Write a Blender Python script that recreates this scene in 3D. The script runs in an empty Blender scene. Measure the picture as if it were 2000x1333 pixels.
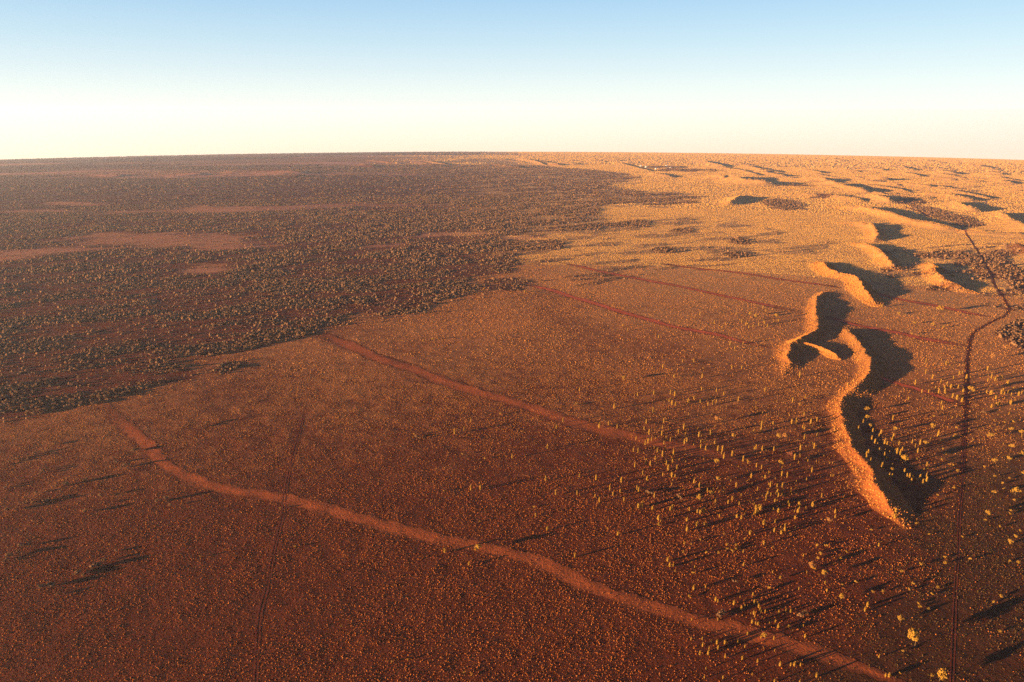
import bpy, math, random
import numpy as np
from mathutils import Vector

# ------------------------------------------------------------------ camera
SC = bpy.context.scene
COL = SC.collection
H = 300.0                                   # flying height, metres
FPX = 1400.0                                # focal length in pixels of a 2000 px wide frame
DIP = math.radians(2.8)
RAD = 2 * H / DIP ** 2                      # radius of the rounded plain: gives the bowed horizon
PITCH = DIP + math.atan(369.5 / FPX)
cd = bpy.data.cameras.new('aerial_camera')
cam = bpy.data.objects.new('aerial_camera', cd)
COL.objects.link(cam)
cam.location = (0, 0, H)
cam.rotation_euler = (math.pi / 2 - PITCH, 0, math.radians(0.1))
cd.sensor_width = 36.0
cd.lens = 36.0 * FPX / 2000.0
cd.clip_start = 1.0
cd.clip_end = 60000.0
SC.camera = cam

# ------------------------------------------------------------------ light
SUN_AZ = math.radians(246.0)                # where the sun stands, clockwise from +Y
SUN_EL = math.radians(5.2)
SC.view_settings.view_transform = 'Standard'
SC.view_settings.look = 'None'
SC.view_settings.gamma = 1.0
to_sun = Vector((math.sin(SUN_AZ) * math.cos(SUN_EL), math.cos(SUN_AZ) * math.cos(SUN_EL), math.sin(SUN_EL)))
sd = bpy.data.lights.new('evening_sun', 'SUN')
sd.energy = 5.0
sd.angle = math.radians(0.5)
sd.color = (1.0, 0.62, 0.30)
sun = bpy.data.objects.new('evening_sun', sd)
COL.objects.link(sun)
sun.location = (-2000, -900, 600)
sun.rotation_euler = to_sun.to_track_quat('Z', 'Y').to_euler()

W = bpy.data.worlds.new('World')
SC.world = W
W.use_nodes = True
wn = W.node_tree.nodes
wl = W.node_tree.links
for n in list(wn):
    wn.remove(n)
sky = wn.new('ShaderNodeTexSky')
sky.sky_type = 'NISHITA'
sky.sun_disc = False
sky.sun_elevation = SUN_EL
sky.sun_rotation = SUN_AZ
sky.altitude = 300
sky.air_density = 1.0
sky.dust_density = 0.6
sky.ozone_density = 1.0
EXPO = 2.25
SC.view_settings.exposure = EXPO
# evening sky: the Nishita sky tempered toward the pale cream-to-blue air of the photograph, measured from the bowed horizon
tc = wn.new('ShaderNodeTexCoord')
lift = wn.new('ShaderNodeVectorMath')
lift.operation = 'ADD'
lift.inputs[1].default_value = (0, 0, math.sin(DIP))
nrmz = wn.new('ShaderNodeVectorMath')
nrmz.operation = 'NORMALIZE'
sxyz = wn.new('ShaderNodeSeparateXYZ')
wl.new(tc.outputs['Generated'], lift.inputs[0])
wl.new(lift.outputs[0], nrmz.inputs[0])
wl.new(nrmz.outputs[0], sky.inputs['Vector'])
wl.new(nrmz.outputs[0], sxyz.inputs[0])
cr = wn.new('ShaderNodeValToRGB')
SKYCOL = [(0.0, (1.68, 1.35, 1.00)), (0.025, (1.66, 1.46, 1.18)), (0.0531, (1.60, 1.57, 1.37)), (0.055, (1.32, 1.34, 1.22)), (0.0576, (1.13, 1.19, 1.12)), (0.0619, (1.01, 1.08, 1.04)), (0.0663, (0.95, 1.03, 1.01)), (0.0837, (0.84, 0.95, 0.97)), (0.101, (0.74, 0.88, 0.95)), (0.137, (0.56, 0.77, 0.92)), (0.184, (0.39, 0.64, 0.89)), (0.33, (0.028, 0.080, 0.36)), (1.0, (0.005, 0.016, 0.15))]
els = cr.color_ramp.elements
while len(els) < len(SKYCOL):
    els.new(0.5)
for e_, (p_, c_) in zip(els, SKYCOL):
    e_.position = p_
    e_.color = (*[q / 1.9 for q in c_], 1)
wl.new(sxyz.outputs['Z'], cr.inputs['Fac'])
gain = wn.new('ShaderNodeVectorMath')
gain.operation = 'SCALE'
gain.inputs['Scale'].default_value = 19.0 / 2 ** EXPO
wl.new(cr.outputs['Color'], gain.inputs[0])
mx = wn.new('ShaderNodeMix')
mx.data_type = 'RGBA'
mx.inputs[0].default_value = 0.90
wl.new(sky.outputs['Color'], mx.inputs[6])
wl.new(gain.outputs[0], mx.inputs[7])
bg = wn.new('ShaderNodeBackground')
bg.inputs['Strength'].default_value = 0.10
wo = wn.new('ShaderNodeOutputWorld')
wl.new(mx.outputs[2], bg.inputs['Color'])
wl.new(bg.outputs['Background'], wo.inputs['Surface'])

# ------------------------------------------------------------------ helpers
RS = np.random.RandomState(7)
random.seed(7)
Fv = np.array([0, math.cos(PITCH), -math.sin(PITCH)])
Uv = np.array([0, math.sin(PITCH), math.cos(PITCH)])
SHD = np.array([-math.sin(SUN_AZ), -math.cos(SUN_AZ)])      # the way shadows fall on the ground


def at(px, py):
    """photograph pixel -> ground position (x, y) on the rounded plain"""
    r = Fv + np.array([1.0, 0, 0]) * (px - 1000) / FPX + Uv * (666.5 - py) / FPX
    a = r[0] ** 2 + r[1] ** 2
    b = 2 * RAD * r[2]
    c = 2 * RAD * H
    D = b * b - 4 * a * c
    if D < 0:
        D = 0.0
    t = (-b - math.sqrt(D)) / (2 * a)
    return r[0] * t, r[1] * t


def pxline(pts):
    return np.array([at(*p[:2]) for p in pts])


def to_px(x, y):
    """ground position -> photograph pixel (numpy arrays)"""
    z = -(x * x + y * y) / (2 * RAD) - H
    zc = y * Fv[1] + z * Fv[2]
    zc = np.maximum(zc, 1e-3)
    return 1000 + FPX * x / zc, 666.5 - FPX * (y * Uv[1] + z * Uv[2]) / zc


_perm = np.random.RandomState(3).rand(256, 256).astype(np.float32)


def vnoise(x, y, scale, seed=0):
    x = x / scale + seed * 37.13
    y = y / scale + seed * 11.71
    xi = np.floor(x).astype(np.int64)
    yi = np.floor(y).astype(np.int64)
    fx = x - xi
    fy = y - yi
    fx = fx * fx * (3 - 2 * fx)
    fy = fy * fy * (3 - 2 * fy)
    g = lambda i, j: _perm[(xi + i) & 255, (yi + j) & 255]
    return (g(0, 0) * (1 - fx) + g(1, 0) * fx) * (1 - fy) + (g(0, 1) * (1 - fx) + g(1, 1) * fx) * fy


def fbm(x, y, scale, seed=0, octv=4):
    s = 0.0
    a = 0.5
    for o in range(octv):
        s = s + a * vnoise(x, y, scale, seed + o * 5)
        scale *= 0.5
        a *= 0.5
    return s / (1 - 0.5 ** octv)


def sstep(a, b, x):
    t = np.clip((x - a) / (b - a), 0, 1)
    return t * t * (3 - 2 * t)


def in_poly(x, y, poly):
    inside = np.zeros(x.shape, bool)
    n = len(poly)
    j = n - 1
    for i in range(n):
        xi, yi = poly[i]
        xj, yj = poly[j]
        c = ((yi > y) != (yj > y)) & (x < (xj - xi) * (y - yi) / (yj - yi + 1e-12) + xi)
        inside ^= c
        j = i
    return inside


def line_dist(x, y, pl):
    """distance to a polyline, nearest parameter (0..1), and which side along the shadow direction"""
    best = np.full(x.shape, 1e18)
    par = np.zeros(x.shape)
    side = np.zeros(x.shape)
    seg = np.hypot(*(pl[1:] - pl[:-1]).T)
    cum = np.concatenate([[0], np.cumsum(seg)])
    for i in range(len(pl) - 1):
        a = pl[i]
        d = pl[i + 1] - a
        L2 = max((d * d).sum(), 1e-9)
        t = np.clip(((x - a[0]) * d[0] + (y - a[1]) * d[1]) / L2, 0, 1)
        ex = x - a[0] - t * d[0]
        ey = y - a[1] - t * d[1]
        q = ex * ex + ey * ey
        m = q < best
        best = np.where(m, q, best)
        par = np.where(m, (cum[i] + t * seg[i]) / cum[-1], par)
        side = np.where(m, ex * SHD[0] + ey * SHD[1], side)
    dist = np.sqrt(best)
    return dist, par, side / np.maximum(dist, 1e-6), cum[-1]


def link(o):
    COL.objects.link(o)
    return o


def mesh_from(name, verts, faces, mats=(), mat_idx=None, smooth=False):
    """verts (n,3), faces (m,k) of one size"""
    me = bpy.data.meshes.new(name)
    verts = np.ascontiguousarray(verts, np.float32)
    faces = np.ascontiguousarray(faces, np.int32)
    m, k = faces.shape
    me.vertices.add(len(verts))
    me.vertices.foreach_set('co', verts.ravel())
    me.loops.add(m * k)
    me.loops.foreach_set('vertex_index', faces.ravel())
    me.polygons.add(m)
    me.polygons.foreach_set('loop_start', np.arange(0, m * k, k, dtype=np.int32))
    me.polygons.foreach_set('loop_total', np.full(m, k, np.int32))
    for mt in mats:
        me.materials.append(mt)
    if mat_idx is not None:
        me.polygons.foreach_set('material_index', np.ascontiguousarray(mat_idx, np.int32))
    me.polygons.foreach_set('use_smooth', np.full(m, smooth, bool))
    me.update(calc_edges=True)
    return me


def obj(name, me, parent=None):
    o = bpy.data.objects.new(name, me)
    COL.objects.link(o)
    if parent is not None:
        o.parent = parent
    return o


def tag(o, label=None, cat=None, group=None, kind=None):
    for k, v in (('label', label), ('category', cat), ('group', group), ('kind', kind)):
        if v:
            o[k] = v
    return o


def scatter(tv, tf, x, y, z, sxy, sz, rot):
    """many copies of one triangle template in one vertex/face array"""
    n = len(x)
    c, s = np.cos(rot)[:, None], np.sin(rot)[:, None]
    vx = (tv[None, :, 0] * c - tv[None, :, 1] * s) * sxy[:, None] + x[:, None]
    vy = (tv[None, :, 0] * s + tv[None, :, 1] * c) * sxy[:, None] + y[:, None]
    vz = tv[None, :, 2] * sz[:, None] + z[:, None]
    V = np.stack([vx, vy, vz], -1).reshape(-1, 3)
    Fc = (tf[None] + (np.arange(n) * len(tv))[:, None, None]).reshape(-1, tf.shape[1])
    return V, Fc


def join(parts):
    V, Fc, off = [], [], 0
    for v, f in parts:
        V.append(v)
        Fc.append(f + off)
        off += len(v)
    return np.concatenate(V), np.concatenate(Fc)


# ------------------------------------------------------------------ materials
def newmat(name):
    m = bpy.data.materials.new(name)
    m.use_nodes = True
    nt = m.node_tree
    b = nt.nodes['Principled BSDF']
    b.inputs['Roughness'].default_value = 0.95
    b.inputs['Specular IOR Level'].default_value = 0.05
    return m, nt, b


def nnode(nt, t, **kw):
    n = nt.nodes.new(t)
    for k, v in kw.items():
        setattr(n, k, v)
    return n


def noise_node(nt, co, scale, detail=4, rough=0.6):
    n = nnode(nt, 'ShaderNodeTexNoise')
    n.inputs['Scale'].default_value = scale
    n.inputs['Detail'].default_value = detail
    n.inputs['Roughness'].default_value = rough
    nt.links.new(co, n.inputs['Vector'])
    return n


def mixc(nt, fac, a, b):
    n = nnode(nt, 'ShaderNodeMix', data_type='RGBA')
    for s, v in ((n.inputs[0], fac), (n.inputs[6], a), (n.inputs[7], b)):
        if hasattr(v, 'is_linked') or isinstance(v, bpy.types.NodeSocket):
            nt.links.new(v, s)
        elif isinstance(v, (int, float)):
            s.default_value = v
        else:
            s.default_value = (*v, 1)
    return n.outputs[2]


def ramp(nt, src, p0, p1):
    n = nnode(nt, 'ShaderNodeMapRange')
    n.inputs['From Min'].default_value = p0
    n.inputs['From Max'].default_value = p1
    nt.links.new(src, n.inputs['Value'])
    return n.outputs['Result']


def mathn(nt, op, a, b):
    n = nnode(nt, 'ShaderNodeMath', operation=op)
    for s, v in ((n.inputs[0], a), (n.inputs[1], b)):
        if isinstance(v, (int, float)):
            s.default_value = v
        else:
            nt.links.new(v, s)
    return n.outputs[0]


def ground_material(name, soil_a, soil_b, grass_a, grass_b, gold, pale, bump=0.9, grass_gain=1.0):
    m, nt, b = newmat(name)
    co = nnode(nt, 'ShaderNodeTexCoord').outputs['Object']
    at_ = nnode(nt, 'ShaderNodeAttribute', attribute_name='cover')
    sep = nnode(nt, 'ShaderNodeSeparateColor')
    nt.links.new(at_.outputs['Color'], sep.inputs['Color'])
    fine = noise_node(nt, co, 0.55, 3, 0.7)
    mid = noise_node(nt, co, 0.06, 4, 0.6)
    big = noise_node(nt, co, 0.008, 5, 0.6)
    soil = mixc(nt, ramp(nt, mid.outputs[0], 0.3, 0.7), soil_a, soil_b)
    grass = mixc(nt, ramp(nt, big.outputs[0], 0.35, 0.65), grass_a, grass_b)
    g = mathn(nt, 'ADD', mathn(nt, 'MULTIPLY', fine.outputs[0], 0.55), mathn(nt, 'MULTIPLY', mid.outputs[0], 0.45))
    thr = mathn(nt, 'SUBTRACT', 1.0, sep.outputs[0])
    fac = ramp(nt, mathn(nt, 'SUBTRACT', g, mathn(nt, 'MULTIPLY', thr, 0.6)), 0.10, 0.42)
    fac = mathn(nt, 'MULTIPLY', fac, grass_gain)
    c = mixc(nt, fac, soil, grass)
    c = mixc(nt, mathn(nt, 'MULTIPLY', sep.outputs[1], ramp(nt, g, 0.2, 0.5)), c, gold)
    c = mixc(nt, sep.outputs[2], c, pale)
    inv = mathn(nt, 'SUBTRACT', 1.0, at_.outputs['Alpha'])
    c = mixc(nt, mathn(nt, 'MULTIPLY', inv, ramp(nt, g, 0.25, 0.55)), c, (0.050, 0.028, 0.011))  # soil tinted dark olive where alpha paints in the corner vignette
    nt.links.new(c, b.inputs['Base Color'])
    bp = nnode(nt, 'ShaderNodeBump')
    bp.inputs['Strength'].default_value = bump
    bp.inputs['Distance'].default_value = 1.0
    hgt = mathn(nt, 'ADD', mathn(nt, 'MULTIPLY', fine.outputs[0], 0.55), mathn(nt, 'MULTIPLY', mid.outputs[0], 1.0))
    nt.links.new(hgt, bp.inputs['Height'])
    nt.links.new(bp.outputs['Normal'], b.inputs['Normal'])
    return m


M_plain = ground_material('red_earth_and_grass', (0.098, 0.020, 0.0070), (0.150, 0.033, 0.0115), (0.44, 0.160, 0.044), (0.39, 0.160, 0.046), (0.62, 0.33, 0.105), (0.50, 0.20, 0.11))
M_dune = ground_material('dune_sand_and_grass', (0.375, 0.112, 0.0255), (0.300, 0.083, 0.0203), (0.300, 0.120, 0.0300), (0.255, 0.098, 0.0270), (0.465, 0.255, 0.0900), (0.375, 0.150, 0.0750))
M_strip = ground_material('bare_red_earth', (0.44, 0.105, 0.027), (0.31, 0.074, 0.020), (0.16, 0.040, 0.014), (0.20, 0.056, 0.018), (0.4, 0.2, 0.08), (0.5, 0.2, 0.1), bump=0.6)
M_strip_far = ground_material('bare_crimson_earth', (0.60, 0.110, 0.040), (0.48, 0.090, 0.034), (0.24, 0.075, 0.024), (0.22, 0.070, 0.022), (0.4, 0.2, 0.08), (0.5, 0.2, 0.1), bump=0.55)
M_track = ground_material('worn_track_earth', (0.158, 0.033, 0.0158), (0.197, 0.043, 0.0189), (0.158, 0.040, 0.0158), (0.158, 0.040, 0.0158), (0.158, 0.079, 0.0315), (0.394, 0.158, 0.0788), bump=0.25, grass_gain=0.0)


def foliage_material(name, a, b_, trans=0.0, scale=0.05):
    m, nt, b = newmat(name)
    geo = nnode(nt, 'ShaderNodeNewGeometry')
    nz = noise_node(nt, geo.outputs['Position'], scale, 3)
    rnd = mathn(nt, 'ADD', mathn(nt, 'MULTIPLY', geo.outputs['Random Per Island'], 0.55), mathn(nt, 'MULTIPLY', nz.outputs[0], 0.45))
    nt.links.new(mixc(nt, ramp(nt, rnd, 0.15, 0.85), a, b_), b.inputs['Base Color'])
    return m


M_tuft = foliage_material('spinifex_tuft', (0.255, 0.070, 0.0149), (0.343, 0.117, 0.0266), scale=0.02)
M_tuft_mid = foliage_material('straw_spinifex_tuft', (0.375, 0.140, 0.0275), (0.488, 0.216, 0.0491), scale=0.02)
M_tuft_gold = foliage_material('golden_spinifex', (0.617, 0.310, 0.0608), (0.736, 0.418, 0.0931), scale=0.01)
M_tuft_olive = foliage_material('vignetted_olive_tuft', (0.068, 0.040, 0.0128), (0.120, 0.064, 0.0192), scale=0.02)  # olive scrub colour, darkened to imitate corner vignetting
M_oak = foliage_material('desert_oak_needles', (0.238, 0.126, 0.0158), (0.310, 0.176, 0.0302), scale=0.5)
M_oak_dull = foliage_material('desert_oak_dry_needles', (0.294, 0.133, 0.0420), (0.252, 0.119, 0.0350), scale=0.5)
M_dead = foliage_material('bare_twigs', (0.240, 0.080, 0.0400), (0.160, 0.056, 0.0320), scale=0.5)
M_mulga = foliage_material('mulga_leaves', (0.105, 0.055, 0.027), (0.230, 0.124, 0.058), scale=0.02)
M_bark = foliage_material('dark_bark', (0.07, 0.045, 0.03), (0.11, 0.07, 0.045), scale=2.0)

# ------------------------------------------------------------------ dune ridges (crest lines read off the photograph, pixel coordinates)
# (crest, height, sunny side width, shady side width)
RIDGES = [
    ([(1648, 640), (1652, 655), (1668, 668), (1681, 684), (1694, 708), (1692, 733), (1679, 751), (1668, 766), (1650, 779), (1635, 800), (1641, 824), (1648, 845), (1663, 878), (1684, 908), (1706, 950), (1735, 995), (1765, 1030)], 6.5, 19, 24),
    ([(1625, 570), (1605, 573), (1592, 585), (1587, 608), (1593, 628), (1591, 650), (1575, 664), (1553, 672), (1540, 680), (1536, 695), (1541, 713), (1530, 730)], 6.5, 18, 18),
    ([(1556, 672), (1590, 682), (1618, 692), (1640, 704)], 4.0, 16, 14),
    ([(1600, 513), (1612, 530), (1630, 540), (1655, 545), (1672, 552), (1678, 566), (1692, 582), (1708, 598)], 9.0, 30, 26),
    ([(1640, 436), (1665, 438), (1695, 442), (1706, 450), (1709, 467), (1700, 474)], 10.5, 38, 32),
    ([(1668, 476), (1692, 484), (1708, 492), (1722, 502), (1735, 518), (1750, 528)], 9.0, 32, 28),
    ([(1806, 514), (1818, 524), (1824, 540), (1836, 552), (1870, 566), (1905, 573)], 8.5, 30, 26),
    ([(1624, 403), (1678, 409), (1735, 422), (1778, 436), (1822, 444), (1884, 453)], 14.0, 62, 46),
    ([(1418, 402), (1428, 396), (1443, 388), (1476, 386)], 13.0, 70, 40),
    ([(1605, 359), (1639, 367), (1670, 375), (1704, 380)], 20.0, 130, 70),
    ([(1685, 383), (1705, 389), (1740, 398)], 17.0, 110, 60),
    ([(1858, 396), (1880, 409), (1912, 416)], 15.0, 90, 50),
    ([(1940, 416), (1966, 432), (2000, 451), (2040, 468)], 15.0, 90, 50),
    ([(1795, 379), (1844, 384), (1902, 395)], 16.0, 110, 60),
    ([(1378, 347), (1398, 349), (1412, 352)], 22.0, 140, 80),
    ([(1415, 347), (1436, 352), (1452, 359), (1520, 364)], 24.0, 140, 80),
    ([(1548, 381), (1618, 384), (1690, 397)], 13.0, 110, 60),
    ([(1870, 452), (1930, 458), (2010, 462)], 9.0, 70, 40),
    ([(1712, 360), (1760, 362), (1824, 368)], 16.0, 120, 70),
    ([(1560, 350), (1600, 353), (1610, 356)], 18.0, 130, 70),
    ([(1700, 350), (1735, 353)], 18.0, 130, 70),
    ([(1975, 480), (2000, 493), (2050, 505)], 12.0, 60, 35),
    # low dark hills beyond the woodland
    ([(170, 344), (230, 345), (250, 345)], 11.0, 260, 160),
    ([(330, 341), (370, 342), (400, 343)], 13.0, 260, 160),
    ([(420, 339), (480, 338), (540, 338), (600, 342)], 16.0, 300, 180),
    ([(560, 345), (590, 345)], 10.0, 200, 120),
]
rr = np.random.RandomState(21)
for k in range(115):                          # the many far dunes that fade to the horizon
    py = 312 + 78 * rr.rand() ** 1.25
    px = 1260 + rr.rand() * 820 if py > 330 else 700 + rr.rand() * 1380
    if py > 345 and px < 1420 + (py - 345) * 7:
        continue
    L = (34 + 70 * rr.rand()) * (0.55 + (py - 300) / 120)
    sl = 0.05 + 0.16 * rr.rand()
    amp = 0.25 * sl * L
    pts = [(px + L * (t - 0.5), py + sl * L * (t - 0.5) + amp * math.sin(t * 4 + k) * 0.4) for t in (0, 0.33, 0.66, 1)]
    far = np.hypot(*at(px, py))
    hh = (3.6 + 4.6 * rr.rand()) * min(1.6, far / 3200)
    RIDGES.append((pts, hh, 55 + 50 * rr.rand(), 45 + 20 * rr.rand()))

RL = [pxline(r[0]) for r in RIDGES]
# the near dune sags in the middle of its length and rises again toward its toe
SAG = [0.8, 0.9, 1.0, 1.0, 1.0, 1.0, 0.95, 0.8, 0.66, 0.56, 0.50, 0.50, 0.60, 0.75, 0.95, 1.05, 0.9]
_c = np.concatenate([[0], np.cumsum(np.hypot(*(RL[0][1:] - RL[0][:-1]).T))])
SAG_AT = _c / _c[-1]


def dune_height(x, y, want_id=False):
    hmax = np.zeros(x.shape)
    rid = np.full(x.shape, -1)
    wx = x + 9 * (fbm(x, y, 26, 2, 4) - 0.5) + 2.5 * (vnoise(x, y, 5, 3) - 0.5)
    wy = y + 9 * (fbm(x, y, 26, 4, 4) - 0.5) + 2.5 * (vnoise(x, y, 5, 5) - 0.5)
    for i, (r, pl) in enumerate(zip(RIDGES, RL)):
        _, hgt, w1, w2 = r
        wm = max(w1, w2) * 1.3 + 10
        x0, y0 = pl.min(0) - wm
        x1, y1 = pl.max(0) + wm
        m = (x > x0) & (x < x1) & (y > y0) & (y < y1)
        if not m.any():
            continue
        X, Y = wx[m], wy[m]
        d, par, sd_, L = line_dist(X, Y, pl)
        k = sstep(-0.35, 0.35, sd_)
        wid = w1 * (1 - k) + w2 * k
        wid = wid * (0.75 + 0.5 * fbm(X, Y, 60 if hgt < 11 else 160, 8, 2))
        u = np.clip(d / wid, 0, 1)
        prof = 0.45 * (1 - u) ** 1.2 + 0.55 * (1 - u) ** 3
        tl = 0.07 if i == 0 else 0.16
        taper = sstep(0, tl, par) * sstep(0, tl, 1 - par)
        if i == 0:
            taper = taper * np.interp(par, SAG_AT, SAG)
        taper = 0.12 + 0.88 * taper
        hh = hgt * prof * taper * (0.72 + 0.56 * fbm(X, Y, 45 if hgt < 11 else 180, 12, 2))
        cur = hmax[m]
        up = hh > cur
        hmax[m] = np.where(up, hh, cur)
        idm = rid[m]
        idm[up & (hh > 0.45)] = i
        rid[m] = idm
    return (hmax, rid) if want_id else hmax


def relief(x, y):
    """low swells, hummocks"""
    r = np.hypot(x, y)
    return (fbm(x, y, 420, 30, 3) - 0.5) * 3.0 * sstep(500, 2500, r) + (fbm(x, y, 14, 31, 3) - 0.5) * 0.55 * (1 - sstep(700, 1250, r))


def base_z(x, y):
    return -(x * x + y * y) / (2 * RAD)


def ground_z(x, y):
    x = np.atleast_1d(np.asarray(x, float))
    y = np.atleast_1d(np.asarray(y, float))
    return base_z(x, y) + relief(x, y) + dune_height(x, y)


# ------------------------------------------------------------------ woodland outline and clearings
WOOD = [(-300, 835), (0, 824), (30, 822), (87, 815), (113, 802), (165, 793), (226, 780), (305, 756), (374, 724), (331, 712), (418, 700), (479, 682), (522, 674), (579, 654), (626, 637), (670, 624), (700, 617), (737, 617), (780, 611), (824, 606), (846, 598), (894, 585), (937, 574), (920, 560), (928, 545), (976, 537), (998, 517), (1024, 497), (1068, 490), (1085, 480), (1081, 463), (1042, 454), (1129, 450), (1172, 443), (1189, 432), (1163, 419), (1189, 402), (1224, 397), (1294, 402), (1350, 393), (1350, 378), (1259, 374), (1211, 369), (1181, 360), (1216, 356), (1246, 347), (1216, 339), (1150, 332), (1085, 327), (1042, 323), (800, 322), (500, 328), (200, 335), (0, 345), (-300, 350)]
WOODW = pxline(WOOD)
CLEAR = [(320, 472, 190, 15, -0.02), (480, 408, 300, 7, -0.03), (390, 525, 62, 9, -0.03), (60, 500, 160, 9, -0.08), (720, 478, 75, 6, -0.05), (1000, 462, 60, 5, 0), (860, 455, 90, 4, -0.03),
         (60, 412, 90, 4, 0), (150, 400, 60, 3, 0)]
PATCH = [(1528, 399, 40, 9, 0.12), (1440, 471, 22, 6, 0), (1440, 497, 28, 5, 0), (1290, 488, 24, 5, 0), (1330, 450, 24, 4, 0), (1235, 437, 40, 6, -0.05),
         (1775, 396, 36, 6, 0.05), (1850, 424, 74, 10, 0.27), (1552, 363, 36, 2.5, 0), (1205, 440, 30, 5, 0), (1900, 512, 36, 13, 0.5), (1960, 525, 45, 20, 0.5), (1995, 560, 40, 22, 0.4), (440, 719, 30, 7, -0.15), (1610, 384, 30, 3, 0),
         (1340, 333, 60, 2.5, 0), (1290, 327, 50, 2, 0), (1845, 497, 30, 7, 0.1)]
DENSE = [(1938, 648), (1958, 634), (1975, 624), (2010, 618), (2140, 640), (2140, 730), (2000, 692), (1975, 672), (1955, 662)]


def ell(px, py, e):
    cx, cy, a, b, sl = e
    u = (px - cx) / a
    v = (py - cy - sl * (px - cx)) / b
    return u * u + v * v


def wood_mask(x, y):
    """0..1 density of mulga at ground positions"""
    px, py = to_px(x, y)
    wob = (fbm(x, y, 70, 50, 4) - 0.5)
    r = np.hypot(x, y)
    pym = py + wob * 26000.0 / r
    d = in_poly(px + wob * 60, pym, WOOD).astype(float)
    cw = fbm(x * 0.6, y, 190, 52, 4) - 0.5
    pyc = py + cw * 52000.0 / r
    for e in CLEAR:
        q = ell(px + cw * 120, pyc, e)
        d *= 0.06 + 0.94 * sstep(0.45, 1.5, q + 1.2 * wob)
    n = fbm(x, y, 70, 40, 4)
    ca, sa = math.cos(0.45), math.sin(0.45)
    n2 = fbm((x * ca + y * sa) * 0.33, (-x * sa + y * ca), 34, 44, 3)
    dens = 0.11 + 0.89 * sstep(0.42, 0.55, 0.35 * n + 0.65 * n2)
    d = d * dens
    # stragglers thin out past the woodland edge
    wob2 = fbm(x, y, 110, 58, 3) - 0.5
    d = np.maximum(d, 0.10 * sstep(0.40, 0.6, n2) * in_poly(px + wob2 * 170, py - 9000.0 / r + wob2 * 60000.0 / r, WOOD))
    for e in PATCH:
        d = np.maximum(d, 0.95 * (ell(px, pym, e) + 1.1 * wob < 1.0))
    d = np.maximum(d, in_poly(px, py, DENSE) * 1.0)
    # scattered low scrub between the woodland and the dunes
    sc_ = in_poly(px, pym, [(930, 560), (1080, 470), (1200, 420), (1420, 430), (1620, 470), (1600, 520), (1350, 520), (1150, 560), (1000, 570)])
    d = np.maximum(d, sc_ * 0.30 * sstep(0.5, 0.75, n2))
    sc2 = in_poly(px, pym, [(1710, 490), (1900, 470), (2040, 480), (2040, 620), (1940, 600), (1780, 560), (1720, 540)])
    d = np.maximum(d, sc2 * 0.45 * sstep(0.42, 0.7, n2))
    far = (py < 340) & (px < 1050)
    d = np.where(far, np.maximum(d, sstep(1050, 800, px) * 0.75 * sstep(0.40, 0.58, fbm(x * 0.5, y * 0.5, 500, 60, 3))), d)
    return d


# ------------------------------------------------------------------ bare strips and tracks
STRIPS = [
    ('pale bare red strip winding across the near plain, crossed by the thin track', 7.0, [(205, 790), (222, 812), (250, 838), (285, 872), (320, 907), (370, 937), (440, 957), (520, 969), (600, 986), (680, 1008), (760, 1032), (850, 1052), (930, 1068), (1000, 1083), (1060, 1101), (1110, 1127), (1160, 1150), (1230, 1174), (1300, 1194), (1380, 1217), (1450, 1234), (1520, 1252), (1590, 1274), (1660, 1298), (1760, 1336), (1880, 1385)]),
    ('broad bare red strip crossing the middle of the plain toward the young oaks', 10.5, [(620, 648), (650, 662), (690, 680), (740, 702), (800, 720), (860, 744), (920, 764), (980, 780), (1040, 798), (1100, 820), (1160, 836), (1210, 848), (1270, 862), (1330, 874), (1400, 888), (1460, 900), (1520, 912)]),
    ('narrow crimson strip ending at the hooked dune', 7.5, [(1010, 552), (1050, 561), (1088, 571), (1119, 582), (1160, 593), (1215, 611), (1270, 626), (1311, 638), (1366, 648), (1407, 656), (1443, 667), (1471, 672), (1505, 680)]),
    ('faint crimson strip in the shade behind the near dune', 4.5, [(1706, 735), (1730, 742), (1760, 751), (1796, 762), (1844, 779), (1872, 790)]),
    ('long crimson strip running to the neck of the near dune', 5.5, [(1086, 512), (1132, 521), (1168, 530), (1215, 539), (1256, 547), (1325, 560), (1394, 575), (1462, 589), (1517, 601), (1565, 611)]),
    ('crimson strip running from the shaded dune hollow to the bending track', 6.5, [(1598, 617), (1630, 624), (1665, 634), (1700, 641), (1760, 652), (1782, 658), (1832, 667), (1890, 677)]),
    ('faintest farthest crimson strip on the golden plain', 5, [(1297, 516), (1352, 524), (1435, 532), (1517, 545), (1600, 556), (1640, 562)]),
    ('crimson strip beyond the dunes meeting the bend of the track', 6, [(1700, 570), (1719, 576), (1760, 586), (1801, 593), (1844, 601), (1887, 611), (1930, 619)]),
]
TRACK_A = [(1899, 480), (1909, 494), (1921, 516), (1933, 535), (1940, 557), (1954, 576), (1964, 595), (1967, 605), (1959, 617), (1942, 624), (1916, 638), (1899, 650), (1891, 667), (1889.5, 684), (1887, 700), (1886, 720), (1885.5, 768), (1883, 800), (1882, 824), (1880, 868), (1879, 912), (1876, 956), (1871, 1000), (1869, 1066), (1865, 1120), (1861, 1200), (1856, 1333), (1852, 1420)]
TRACK_B = [(589, 817), (577, 863), (560, 929), (554, 967), (548, 1012), (533, 1070), (519, 1145), (504, 1203), (500, 1257), (496, 1333), (492, 1420)]
TRACK_C = [(560, 931), (566, 925), (574, 926), (582, 932)]
TRACK_D = [(1765, 404), (1790, 412), (1813, 424)]
TRACK_E = [(1873, 440), (1883, 456), (1892, 468), (1899, 480)]


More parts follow.
